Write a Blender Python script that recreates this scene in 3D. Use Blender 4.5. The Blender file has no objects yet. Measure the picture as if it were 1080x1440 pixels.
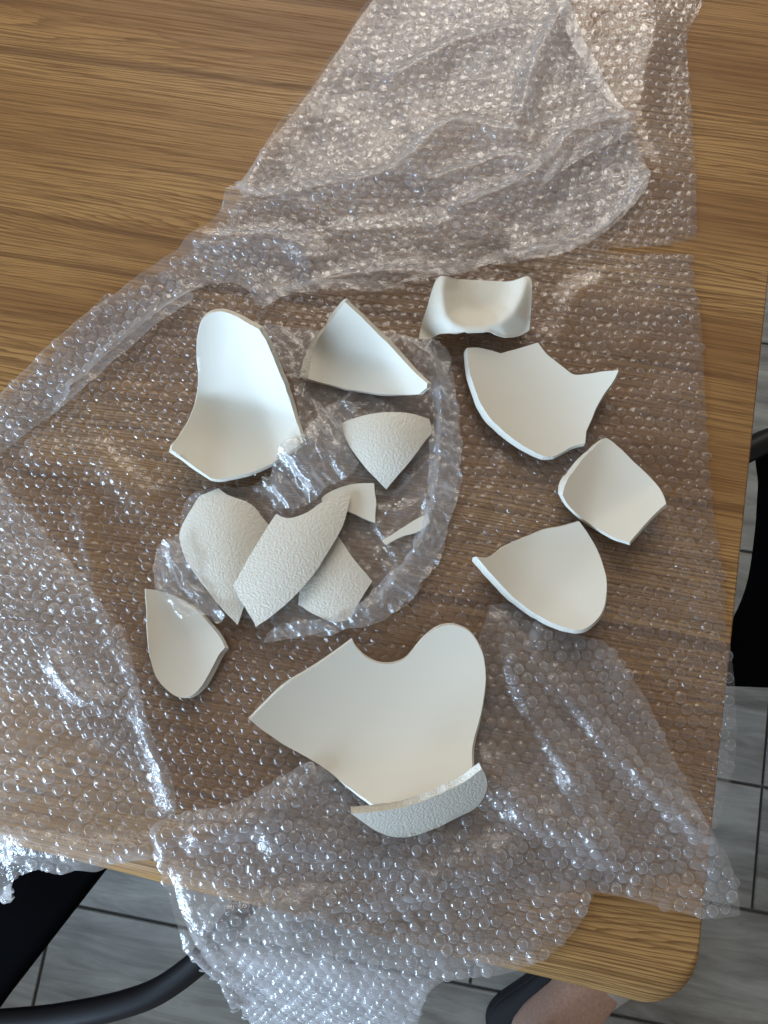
import bpy, bmesh, math, random
import numpy as np
from mathutils import Matrix, Vector
from mathutils.geometry import delaunay_2d_cdt

# ------------------------------------------------------------------ scene, camera, light
S = bpy.context.scene
COL = S.collection
random.seed(4); RNG = np.random.default_rng(4)
TZ = 0.75                      # table top height, floor at 0
CAMH = 0.60                    # camera above the table top
FPX, CX, CY = 1040.0, 540.0, 720.0      # photograph's focal length in its own 1080x1440 pixels
sx, sy, th = -0.0674, 0.1601, 0.1708
F = np.array([sx, sy, -1.0]); F /= np.linalg.norm(F)
r0 = np.cross(F, [0, 1, 0]); r0 /= np.linalg.norm(r0); u0 = np.cross(r0, F)
CR = math.cos(th) * r0 + math.sin(th) * u0
CU = -math.sin(th) * r0 + math.cos(th) * u0
EYE = np.array([0.0, 0.0, TZ + CAMH])

cam = bpy.data.cameras.new('camera'); cam.sensor_fit = 'VERTICAL'; cam.sensor_height = 36.0
cam.lens = 26.0; cam.clip_start = 0.01; cam.clip_end = 100.0
camo = bpy.data.objects.new('camera', cam); COL.objects.link(camo)
M = Matrix.Identity(4)
for i in range(3):
    M[i][0], M[i][1], M[i][2], M[i][3] = CR[i], CU[i], -F[i], EYE[i]
camo.matrix_world = M
S.camera = camo

W = bpy.data.worlds.new('World'); S.world = W; W.use_nodes = True
bg = W.node_tree.nodes['Background']
bg.inputs[0].default_value = (1.0, 0.96, 0.90, 1); bg.inputs[1].default_value = 0.26

def area(name, loc, target, size, energy, col, sy=None, spread=180):
    l = bpy.data.lights.new(name, 'AREA'); l.energy = energy; l.color = col
    l.shape = 'RECTANGLE'; l.size = size; l.size_y = sy or size; l.spread = math.radians(spread)
    o = bpy.data.objects.new(name, l); COL.objects.link(o); o.location = loc
    o.rotation_euler = (Vector(target) - Vector(loc)).to_track_quat('-Z', 'Y').to_euler()
    return o
# a low cool window towards the photographer's left, and a tall two-pane window at the far side
for dx in (-0.30, 0.30):
    area('window_light_left', (-1.08 + dx * 0.70, -0.92 - dx * 0.68, TZ + 0.34), (-0.12, 0.04, TZ + 0.02), 0.46, 8.0, (0.55, 0.76, 1.0), 0.62, 100)
for dx in (-0.52, 0.0, 0.52):
    area('window_light_back', (-0.35 + dx, 1.75, TZ + 1.25), (0.0, 0.1, TZ), 0.34, 8.8, (1.0, 0.93, 0.82), 1.3)
S.view_settings.view_transform = 'Standard'; S.view_settings.look = 'None'
S.view_settings.exposure = -0.12; S.view_settings.gamma = 1.0; S.view_settings.use_curve_mapping = False
cy = S.cycles
cy.max_bounces = 4; cy.diffuse_bounces = 2; cy.glossy_bounces = 2; cy.transmission_bounces = 2
cy.transparent_max_bounces = 40; cy.caustics_reflective = False; cy.caustics_refractive = False
cy.sample_clamp_indirect = 3.0; cy.use_denoising = True; cy.use_adaptive_sampling = True; cy.adaptive_threshold = 0.03; cy.adaptive_min_samples = 16

# ------------------------------------------------------------------ geometry helpers
def unproj(px, z):
    """photograph pixels (n,2) -> world points on the horizontal plane z (scalar or array)"""
    px = np.atleast_2d(np.asarray(px, float)); z = np.broadcast_to(np.asarray(z, float), (len(px),))
    R = F[None] + CR[None] * ((px[:, 0:1] - CX) / FPX) - CU[None] * ((px[:, 1:2] - CY) / FPX)
    k = (z - EYE[2]) / R[:, 2]
    return EYE[None] + R * k[:, None]
def proj(P):
    D = np.atleast_2d(P) - EYE[None]; d = D @ F
    return np.stack([CX + FPX * (D @ CR) / d, CY - FPX * (D @ CU) / d], 1)

def noise2(x, y, seed=0):
    """value noise, about -1..1"""
    xi = np.floor(x).astype(np.int64); yi = np.floor(y).astype(np.int64)
    fx = x - xi; fy = y - yi
    fx = fx * fx * (3 - 2 * fx); fy = fy * fy * (3 - 2 * fy)
    def h(a, b):
        n = (a * 374761393 + b * 668265263 + seed * 144269504) & 0xffffffff
        n = ((n ^ (n >> 13)) * 1274126177) & 0xffffffff
        return ((n ^ (n >> 16)) & 0xffff) / 32767.5 - 1.0
    return (h(xi, yi) * (1 - fx) + h(xi + 1, yi) * fx) * (1 - fy) + (h(xi, yi + 1) * (1 - fx) + h(xi + 1, yi + 1) * fx) * fy
def fbm(x, y, o=3, seed=0):
    s = 0; a = 1.0
    for k in range(o):
        s = s + a * noise2(x * 2 ** k, y * 2 ** k, seed + 17 * k); a *= 0.5
    return s
def ridged(x, y, o=3, seed=0):
    s = 0; a = 1.0
    for k in range(o):
        s = s + a * (1 - np.abs(noise2(x * 2 ** k, y * 2 ** k, seed + 31 * k))) ** 2; a *= 0.55
    return s
def hinge(t, w):
    return 0.5 * (t + np.sqrt(t * t + w * w)) - 0.0
def sstep(t):
    t = np.clip(t, 0, 1); return t * t * (3 - 2 * t)
def inside(P, poly):
    x, y = P[:, 0], P[:, 1]; r = np.zeros(len(P), bool); n = len(poly)
    for i in range(n):
        x1, y1 = poly[i]; x2, y2 = poly[(i + 1) % n]
        if y1 == y2: continue
        c = ((y1 > y) != (y2 > y)) & (x < (x2 - x1) * (y - y1) / (y2 - y1) + x1)
        r ^= c
    return r
def dist_line(P, line, closed=False):
    """distance and nearest point on a polyline"""
    n = len(line); best = np.full(len(P), 1e9); near = np.zeros((len(P), 2))
    for i in range(n if closed else n - 1):
        a = line[i]; b = line[(i + 1) % n]; d = b - a; L = d @ d
        if L == 0: continue
        t = np.clip(((P - a) @ d) / L, 0, 1); q = a + t[:, None] * d
        e = np.hypot(P[:, 0] - q[:, 0], P[:, 1] - q[:, 1])
        m = e < best; best[m] = e[m]; near[m] = q[m]
    return best, near
def densify(pts, step, closed=True):
    """Catmull-Rom through (x, y[, 'c']) points; a 'c' marks a sharp corner"""
    n = len(pts); P = [np.array(p[:2], float) for p in pts]; c = [len(p) > 2 for p in pts]
    out = []; corner = []
    for i in range(n if closed else n - 1):
        a, b = P[i], P[(i + 1) % n]
        p0 = P[i - 1] if (not c[i] and (closed or i > 0)) else a - (b - a) * 0.5
        j = (i + 2) % n
        p3 = P[j] if (not c[(i + 1) % n] and (closed or i + 2 < n)) else b + (b - a) * 0.5
        k = max(1, int(round(np.hypot(*(b - a)) / step)))
        for s in range(k):
            t = s / k
            out.append(0.5 * (2 * a + (b - p0) * t + (2 * p0 - 5 * a + 4 * b - p3) * t * t + (3 * a - p0 - 3 * b + p3) * t ** 3))
            corner.append(c[i] and s == 0)
    if not closed: out.append(P[-1]); corner.append(True)
    return np.array(out), corner
def mesh(name, V, faces, mat, smooth=True):
    m = bpy.data.meshes.new(name); m.from_pydata([tuple(v) for v in V], [], faces)
    if smooth: m.shade_smooth()
    if mat: m.materials.append(mat)
    m.update(); return m
def fast_mesh(name, V, T, mat):
    """V (n,3), T (m,3) triangles"""
    m = bpy.data.meshes.new(name); V = np.asarray(V, np.float32); T = np.asarray(T, np.int32)
    m.vertices.add(len(V)); m.vertices.foreach_set('co', V.ravel())
    m.loops.add(T.size); m.loops.foreach_set('vertex_index', T.ravel())
    m.polygons.add(len(T)); m.polygons.foreach_set('loop_start', np.arange(len(T), dtype=np.int32) * T.shape[1])
    m.polygons.foreach_set('use_smooth', np.ones(len(T), bool))
    m.update(calc_edges=True); m.validate()
    if mat: m.materials.append(mat)
    return m
def obj(name, me, parent=None):
    o = bpy.data.objects.new(name, me); COL.objects.link(o)
    if parent: o.parent = parent
    return o
def tag(o, label=None, cat=None, group=None, kind=None):
    if label: o['label'] = label
    if cat: o['category'] = cat
    if group: o['group'] = group
    if kind: o['kind'] = kind
    return o
def empty(name, loc=(0, 0, 0)):
    o = bpy.data.objects.new(name, None); COL.objects.link(o); o.location = loc; o.empty_display_size = 0.02
    return o
def part(name, me, parent):
    o = obj(name, me, parent); o.location = -Vector(parent.location); return o
def tube(path, rad, seg=12, caps=True):
    path = np.asarray(path, float); n = len(path); rad = np.broadcast_to(rad, (n,))
    V = []; Fc = []; up = np.array([0.0, 0, 1])
    for i in range(n):
        t = path[min(i + 1, n - 1)] - path[max(i - 1, 0)]; t /= np.linalg.norm(t)
        a = np.cross(t, up if abs(t[2]) < 0.95 else np.array([1.0, 0, 0])); a /= np.linalg.norm(a); b = np.cross(t, a)
        for k in range(seg):
            q = 2 * math.pi * k / seg
            V.append(path[i] + rad[i] * (math.cos(q) * a + math.sin(q) * b))
    for i in range(n - 1):
        for k in range(seg):
            Fc.append((i * seg + k, i * seg + (k + 1) % seg, (i + 1) * seg + (k + 1) % seg, (i + 1) * seg + k))
    if caps:
        Fc.append(tuple(range(seg))[::-1]); Fc.append(tuple(range((n - 1) * seg, n * seg)))
    return V, Fc

# ------------------------------------------------------------------ materials
def newmat(name):
    m = bpy.data.materials.new(name); m.use_nodes = True; nt = m.node_tree; nt.nodes.clear()
    out = nt.nodes.new('ShaderNodeOutputMaterial')
    def N(t, **kw):
        n = nt.nodes.new('ShaderNode' + t)
        for k, v in kw.items():
            if k in n.inputs.keys(): n.inputs[k].default_value = v
            else: setattr(n, k, v)
        return n
    return m, nt, out, N, nt.links.new
def ramp(N, stops, interp='LINEAR'):
    r = N('ValToRGB'); e = r.color_ramp; e.interpolation = interp
    while len(e.elements) < len(stops): e.elements.new(0.5)
    for el, (p, c) in zip(e.elements, stops):
        el.position = p; el.color = (*c, 1) if len(c) == 3 else c
    return r

def mat_wood():
    m, nt, out, N, L = newmat('oak_veneer')
    g = N('NewGeometry')
    mp = N('Mapping'); mp.inputs['Rotation'].default_value = (0, 0, math.radians(1.2)); L(g.outputs['Position'], mp.inputs[0])
    # slow warp of the growth rings
    st = N('Mapping'); st.inputs['Scale'].default_value = (1.0, 7.0, 3.0); L(mp.outputs[0], st.inputs[0])
    w = N('TexNoise', Scale=1.0, Detail=2.5, Roughness=0.5); L(st.outputs[0], w.inputs['Vector'])
    sp = N('SeparateXYZ'); L(mp.outputs[0], sp.inputs[0])
    a = N('Math', operation='MULTIPLY_ADD'); L(w.outputs[0], a.inputs[0]); a.inputs[1].default_value = 0.12; L(sp.outputs['Y'], a.inputs[2])
    st2 = N('Mapping'); st2.inputs['Scale'].default_value = (5.0, 60.0, 8.0); L(mp.outputs[0], st2.inputs[0])
    w2 = N('TexNoise', Scale=1.0, Detail=3.0, Roughness=0.6); L(st2.outputs[0], w2.inputs['Vector'])
    a2 = N('Math', operation='MULTIPLY_ADD'); L(w2.outputs[0], a2.inputs[0]); a2.inputs[1].default_value = 0.012; L(a.outputs[0], a2.inputs[2])
    # rings: saw profile, one late-wood line each about 7 mm, modulated
    fr = N('Math', operation='MULTIPLY'); L(a2.outputs[0], fr.inputs[0]); fr.inputs[1].default_value = 300.0
    fc = N('Math', operation='FRACT'); L(fr.outputs[0], fc.inputs[0])
    rp = ramp(N, [(0.0, (0.02,) * 3), (0.55, (0.08,) * 3), (0.78, (0.75,) * 3), (0.95, (1,) * 3), (0.99, (0.02,) * 3)]); L(fc.outputs[0], rp.inputs[0])
    # strength of rings varies across the board
    st3 = N('Mapping'); st3.inputs['Scale'].default_value = (1.2, 14.0, 1.0); L(mp.outputs[0], st3.inputs[0])
    w3 = N('TexNoise', Scale=1.0, Detail=2.0); L(st3.outputs[0], w3.inputs['Vector'])
    ms = N('MapRange'); L(w3.outputs[0], ms.inputs[0]); ms.inputs[1].default_value = 0.3; ms.inputs[2].default_value = 0.72; ms.inputs[3].default_value = 0.18; ms.inputs[4].default_value = 0.95
    rm = N('Math', operation='MULTIPLY'); L(rp.outputs[0], rm.inputs[0]); L(ms.outputs[0], rm.inputs[1])
    # open pores, long thin
    st4 = N('Mapping'); st4.inputs['Scale'].default_value = (9.0, 520.0, 9.0); L(mp.outputs[0], st4.inputs[0])
    w4 = N('TexNoise', Scale=1.0, Detail=4.0, Roughness=0.7); L(st4.outputs[0], w4.inputs['Vector'])
    pr = ramp(N, [(0.47, (0,) * 3), (0.60, (1,) * 3)]); L(w4.outputs[0], pr.inputs[0])
    base = ramp(N, [(0.30, (0.225, 0.110, 0.037)), (0.5, (0.350, 0.190, 0.068)), (0.68, (0.44, 0.258, 0.098))]); L(w3.outputs[0], base.inputs[0])
    mx = N('Mix', data_type='RGBA'); L(rm.outputs[0], mx.inputs[0]); L(base.outputs[0], mx.inputs[6]); mx.inputs[7].default_value = (0.115, 0.050, 0.017, 1)
    pm = N('Math', operation='MULTIPLY'); L(pr.outputs[0], pm.inputs[0]); pm.inputs[1].default_value = 0.7
    mx2 = N('Mix', data_type='RGBA'); L(pm.outputs[0], mx2.inputs[0]); L(mx.outputs[2], mx2.inputs[6]); mx2.inputs[7].default_value = (0.13, 0.06, 0.02, 1)
    # a few long dark growth lines
    st5 = N('Mapping'); st5.inputs['Scale'].default_value = (0.9, 75.0, 3.0); ws = N('VectorMath', operation='MULTIPLY_ADD'); L(w.outputs[1], ws.inputs[0]); ws.inputs[1].default_value = (0.0, 0.05, 0.0); L(mp.outputs[0], ws.inputs[2]); L(ws.outputs[0], st5.inputs[0])
    w5 = N('TexNoise', Scale=1.0, Detail=1.5); w5.inputs['Distortion'].default_value = 0.4; L(st5.outputs[0], w5.inputs['Vector'])
    dl = ramp(N, [(0.60, (0,) * 3), (0.70, (0.6,) * 3)]); L(w5.outputs[0], dl.inputs[0])
    mx3 = N('Mix', data_type='RGBA'); L(dl.outputs[0], mx3.inputs[0]); L(mx2.outputs[2], mx3.inputs[6]); mx3.inputs[7].default_value = (0.105, 0.046, 0.017, 1)
    b = N('BsdfPrincipled'); L(mx3.outputs[2], b.inputs['Base Color']); b.inputs['Specular IOR Level'].default_value = 0.28
    rr = N('MapRange'); L(pr.outputs[0], rr.inputs[0]); rr.inputs[3].default_value = 0.44; rr.inputs[4].default_value = 0.6; L(rr.outputs[0], b.inputs['Roughness'])
    bp = N('Bump', Strength=0.12, Distance=0.0004); bp.invert = True; L(pm.outputs[0], bp.inputs['Height']); L(bp.outputs[0], b.inputs['Normal'])
    L(b.outputs[0], out.inputs[0]); return m

def mat_ceramic(name, bump, scale, rough, col=(0.71, 0.675, 0.585)):
    m, nt, out, N, L = newmat(name)
    tc = N('TexCoord')
    n1 = N('TexNoise', Scale=9.0, Detail=3.0); L(tc.outputs['Object'], n1.inputs['Vector'])
    r = ramp(N, [(0.3, tuple(c * 0.95 for c in col)), (0.7, col)]); L(n1.outputs[0], r.inputs[0])
    b = N('BsdfPrincipled', Roughness=rough); L(r.outputs[0], b.inputs['Base Color'])
    n2 = N('TexNoise', Scale=scale, Detail=2.0, Roughness=0.5); L(tc.outputs['Object'], n2.inputs['Vector'])
    v = N('TexVoronoi', Scale=scale * 0.45); L(tc.outputs['Object'], v.inputs['Vector'])
    pits = ramp(N, [(0.0, (0,) * 3), (0.10, (1,) * 3)]); L(v.outputs['Distance'], pits.inputs[0])
    if bump > 0.3:       # outside of the pot: dimpled
        v2 = N('TexVoronoi', Scale=scale * 0.8, feature='SMOOTH_F1'); L(tc.outputs['Object'], v2.inputs['Vector'])
        mm = N('Math', operation='MULTIPLY_ADD'); L(v2.outputs['Distance'], mm.inputs[0]); mm.inputs[1].default_value = -0.9; L(n2.outputs[0], mm.inputs[2])
        bp = N('Bump', Strength=bump, Distance=0.0012); L(mm.outputs[0], bp.inputs['Height'])
    else:                # inside: smooth with a few pits
        n3 = N('TexNoise', Scale=60.0, Detail=1.0); L(tc.outputs['Object'], n3.inputs['Vector'])
        gate = ramp(N, [(0.52, (1,) * 3), (0.60, (0,) * 3)]); L(n3.outputs[0], gate.inputs[0])
        mxx = N('Math', operation='MAXIMUM'); L(gate.outputs[0], mxx.inputs[0]); L(pits.outputs[0], mxx.inputs[1])
        ad = N('Math', operation='MULTIPLY_ADD'); L(n2.outputs[0], ad.inputs[0]); ad.inputs[1].default_value = 0.10; L(mxx.outputs[0], ad.inputs[2])
        bp = N('Bump', Strength=bump, Distance=0.0006); L(ad.outputs[0], bp.inputs['Height'])
    L(bp.outputs[0], b.inputs['Normal']); L(b.outputs[0], out.inputs[0]); return m

def mat_plastic(name, gloss_lo, gloss_hi, haze_lo, haze_hi, rough, bump=0.0, bscale=300.0, tint=(0.985, 0.98, 0.985)):
    """thin polyethylene film: clear, shiny, a little milky at grazing angles"""
    m, nt, out, N, L = newmat(name)
    lw = N('LayerWeight', Blend=0.5)
    p3 = N('Math', operation='POWER'); L(lw.outputs['Facing'], p3.inputs[0]); p3.inputs[1].default_value = 1.8
    gf = N('MapRange'); L(p3.outputs[0], gf.inputs[0]); gf.inputs[3].default_value = gloss_lo; gf.inputs[4].default_value = gloss_hi
    hf = N('MapRange'); L(p3.outputs[0], hf.inputs[0]); hf.inputs[3].default_value = haze_lo; hf.inputs[4].default_value = haze_hi
    tr = N('BsdfTransparent', Color=(*tint, 1)); gl = N('BsdfGlossy', Roughness=rough, Color=(1, 1, 1, 1))
    df = N('BsdfDiffuse', Color=(0.86, 0.86, 0.88, 1)); tl = N('BsdfTranslucent', Color=(0.86, 0.86, 0.88, 1))
    hz = N('MixShader', Fac=0.5); L(df.outputs[0], hz.inputs[1]); L(tl.outputs[0], hz.inputs[2])
    a = N('MixShader'); L(gf.outputs[0], a.inputs[0]); L(tr.outputs[0], a.inputs[1]); L(gl.outputs[0], a.inputs[2])
    c = N('MixShader'); L(hf.outputs[0], c.inputs[0]); L(a.outputs[0], c.inputs[1]); L(hz.outputs[0], c.inputs[2])
    if bump:
        g = N('NewGeometry'); n = N('TexNoise', Scale=bscale, Detail=2.0); L(g.outputs['Position'], n.inputs['Vector'])
        bp = N('Bump', Strength=bump, Distance=0.002); L(n.outputs[0], bp.inputs['Height'])
        L(bp.outputs[0], gl.inputs['Normal'])
    L(c.outputs[0], out.inputs[0]); return m

def mat_plain(name, col, rough, spec=0.5, bump=0.0, scale=200.0):
    m, nt, out, N, L = newmat(name)
    tc = N('TexCoord'); n = N('TexNoise', Scale=scale, Detail=3.0); L(tc.outputs['Object'], n.inputs['Vector'])
    r = ramp(N, [(0.3, tuple(c * 0.85 for c in col)), (0.7, tuple(min(1, c * 1.1) for c in col))]); L(n.outputs[0], r.inputs[0])
    b = N('BsdfPrincipled', Roughness=rough); L(r.outputs[0], b.inputs['Base Color']); b.inputs['Specular IOR Level'].default_value = spec
    if bump:
        bp = N('Bump', Strength=bump, Distance=0.001); L(n.outputs[0], bp.inputs['Height']); L(bp.outputs[0], b.inputs['Normal'])
    L(b.outputs[0], out.inputs[0]); return m

def mat_tile():
    m, nt, out, N, L = newmat('grey_wood_look_tile')
    g = N('NewGeometry'); oi = N('ObjectInfo')
    ad = N('VectorMath', operation='MULTIPLY_ADD'); L(oi.outputs['Random'], ad.inputs[0]); ad.inputs[1].default_value = (7, 13, 3); L(g.outputs['Position'], ad.inputs[2])
    mp = N('Mapping'); mp.inputs['Scale'].default_value = (4.0, 28.0, 1.0); L(ad.outputs[0], mp.inputs[0])
    n = N('TexNoise', Scale=1.0, Detail=6.0, Roughness=0.65); n.inputs['Distortion'].default_value = 0.6; L(mp.outputs[0], n.inputs['Vector'])
    n2 = N('TexNoise', Scale=5.0, Detail=3.0); L(ad.outputs[0], n2.inputs['Vector'])
    s = N('Math', operation='MULTIPLY_ADD'); L(n2.outputs[0], s.inputs[0]); s.inputs[1].default_value = 0.6; L(n.outputs[0], s.inputs[2])
    r = ramp(N, [(0.52, (0.095, 0.088, 0.074)), (0.74, (0.215, 0.205, 0.183)), (0.98, (0.38, 0.37, 0.335))]); L(s.outputs[0], r.inputs[0])
    b = N('BsdfPrincipled', Roughness=0.5); L(r.outputs[0], b.inputs['Base Color'])
    bp = N('Bump', Strength=0.2, Distance=0.001); L(n.outputs[0], bp.inputs['Height']); L(bp.outputs[0], b.inputs['Normal'])
    L(b.outputs[0], out.inputs[0]); return m

M_WOOD = mat_wood()
M_IN = mat_ceramic('bisque_inside', 0.29, 700.0, 0.62)
M_OUT = mat_ceramic('bisque_outside', 0.42, 700.0, 0.35, (0.69, 0.66, 0.58))
M_EDGE = mat_ceramic('bisque_break', 0.7, 1300.0, 0.9, (0.72, 0.685, 0.60))
M_FILM = mat_plastic('wrap_film', 0.03, 0.55, 0.075, 0.45, 0.15, 0.35, 260.0)
M_BUB = mat_plastic('wrap_bubble', 0.026, 0.50, 0.05, 0.42, 0.08)
M_FILM2 = mat_plastic('wrap_film_rumpled', 0.04, 0.50, 0.18, 0.60, 0.16, 0.4, 320.0)
M_BUB2 = mat_plastic('wrap_bubble_rumpled', 0.034, 0.50, 0.11, 0.55, 0.07)
M_BAG = mat_plastic('bag_film', 0.06, 0.65, 0.22, 0.70, 0.13, 0.35, 500.0)
M_BAG2 = mat_plastic('bag_film_gathered', 0.08, 0.70, 0.24, 0.60, 0.12, 0.35, 500.0)
M_TILE = mat_tile()
M_GROUT = mat_plain('grout', (0.085, 0.08, 0.072), 0.9)
M_BLACK = mat_plain('black_lacquer', (0.006, 0.006, 0.008), 0.45, spec=0.35)
M_SEAT = mat_plain('black_seat_cloth', (0.0025, 0.0025, 0.003), 1.0, spec=0.02)
M_SKIN = mat_plain('skin', (0.58, 0.37, 0.29), 0.55, bump=0.1)
M_SOLE = mat_plain('white_rubber', (0.62, 0.63, 0.64), 0.6)
M_FOAM = mat_plain('black_foam', (0.012, 0.012, 0.016), 0.75)

# ------------------------------------------------------------------ floor
fl = obj('floor', mesh('floor', [(-2.6, -1.6, -0.004), (2.6, -1.6, -0.004), (2.6, 2.4, -0.004), (-2.6, 2.4, -0.004)], [(0, 1, 2, 3)], M_GROUT))
tag(fl, kind='structure')
TW, TL, G = 0.20, 1.20, 0.005
ty0 = unproj([(1062, 1281.5)], 0.0)[0][1]          # one long joint passes here
tx0 = unproj([(1075, 1080)], 0.0)[0][0]
tx1 = unproj([(55, 1375)], 0.0)[0][0]
def tile_mesh(w, l):
    bm = bmesh.new(); bmesh.ops.create_cube(bm, size=1.0)
    for v in bm.verts: v.co = (v.co.x * l, v.co.y * w, v.co.z * 0.008 - 0.004 + 0.004)
    bmesh.ops.bevel(bm, geom=[e for e in bm.edges if e.verts[0].co.z > 0.003 and e.verts[1].co.z > 0.003], offset=0.0012, segments=2, affect='EDGES')
    m = bpy.data.meshes.new('tile'); bm.to_mesh(m); bm.free(); m.materials.append(M_TILE); return m
tm = tile_mesh(TW - G, TL - G)
row0 = int(round((unproj([(1075, 1080)], 0.0)[0][1] - ty0) / TW - 0.5))
rowL = int(round((unproj([(55, 1375)], 0.0)[0][1] - ty0) / TW - 0.5))
for r in range(-5, 9):
    if r == row0: off = tx0
    elif r == rowL: off = tx1
    else: off = tx0 + TL * ((0.37 * r) % 1.0)
    off = (off % TL) - 3 * TL
    for k in range(5):
        xc = off + TL * (k + 0.5)
        if abs(xc) > 2.1: continue
        t = obj('tile', tm, fl); t.location = (xc, ty0 + TW * (r + 0.5), -0.004)

# ------------------------------------------------------------------ table
def table():
    # top-plane outline and silhouette outline of front edge, right edge, rounded corner
    A = unproj([(190, 1203), (892, 1361)], TZ)[:, :2]
    B = unproj([(147, 1219), (892, 1407)], TZ - 0.02)[:, :2]
    Rr = unproj([(1077, 440), (984, 1344)], TZ - 0.006)[:, :2]
    def lx(Ln, y): return Ln[0][0] + (Ln[1][0] - Ln[0][0]) * (y - Ln[0][1]) / (Ln[1][1] - Ln[0][1])
    def ly(Ln, x): return Ln[0][1] + (Ln[1][1] - Ln[0][1]) * (x - Ln[0][0]) / (Ln[1][0] - Ln[0][0])
    xr = lx(Rr, A[1][1])
    loops = []
    THK = 0.042
    levels = []
    for k in range(7):                      # round-over from the top to mid thickness
        q = k / 6 * math.pi / 2; levels.append((math.sin(q), -(1 - math.cos(q)) * 0.55))
    levels += [(1.0, -0.75), (0.9, -0.95), (0.8, -1.0)]
    xl, yt = -1.15, 1.0
    for (o, dz) in levels:
        rx = -0.0045 * (1 - o)              # small radius on the right edge
        def X(y): return lx(Rr, y) + rx
        def Y(x): return ly(A, x) * (1 - o) + ly(B, x) * o
        cr = 0.026 + 0.012 * o
        cxx = X(A[1][1]) - cr; cyy = Y(cxx) + cr
        pts = [(xl, Y(xl))]
        for i in range(40):
            x = xl + (cxx - xl) * (i + 1) / 40; pts.append((x, Y(x) + 0.0009 * noise2(np.array([x * 14]), np.array([dz * 9.]), 3)[0]))
        for i in range(1, 10):
            q = i / 10 * math.pi / 2; pts.append((cxx + (X(cyy) - cxx) * math.sin(q), cyy - cr * math.cos(q)))
        for i in range(21):
            y = cyy + (yt - cyy) * i / 20; pts.append((X(y), y))
        pts.append((xl, yt))
        loops.append([(p[0], p[1], TZ + dz * THK) for p in pts])
    n = len(loops[0]); V = [p for l in loops for p in l]; Fc = [tuple(range(n))]
    for j in range(len(loops) - 1):
        for i in range(n):
            a, b = j * n + i, j * n + (i + 1) % n
            Fc.append((a + n, b + n, b, a))
    Fc.append(tuple(range((len(loops) - 1) * n, len(loops) * n))[::-1])
    t = empty('table', (-0.3, 0.3, 0))
    me = mesh('table_top', V, Fc, M_WOOD, False)
    for p in me.polygons:
        if 1 <= p.index <= (len(loops) - 1) * n: p.use_smooth = True
    part('table_top', me, t)
    # legs set well back under the top
    for (x, y) in ((0.12, -0.10), (-1.0, -0.10), (0.12, 0.9), (-1.0, 0.9)):
        bm = bmesh.new(); bmesh.ops.create_cube(bm, size=1.0)
        for v in bm.verts:
            s = 0.075 if v.co.z > 0 else 0.05
            v.co = (x + v.co.x * s, y + v.co.y * s, (v.co.z + 0.5) * (TZ - THK))
        bmesh.ops.bevel(bm, geom=bm.edges[:], offset=0.006, segments=2, affect='EDGES')
        m = bpy.data.meshes.new('leg'); bm.to_mesh(m); bm.free(); m.materials.append(M_WOOD)
        part('leg', m, t)
    tag(t, 'brown oak table with rounded corner under the bubble wrap', 'table')
    # lines reused by the hanging sheets
    return (A + B) / 2, Rr
FRONT, RIGHT = table()
def front_y(x): return FRONT[0][1] + (FRONT[1][1] - FRONT[0][1]) * (x - FRONT[0][0]) / (FRONT[1][0] - FRONT[0][0])
def right_x(y): return RIGHT[0][0] + (RIGHT[1][0] - RIGHT[0][0]) * (y - RIGHT[0][1]) / (RIGHT[1][1] - RIGHT[0][1])

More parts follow.
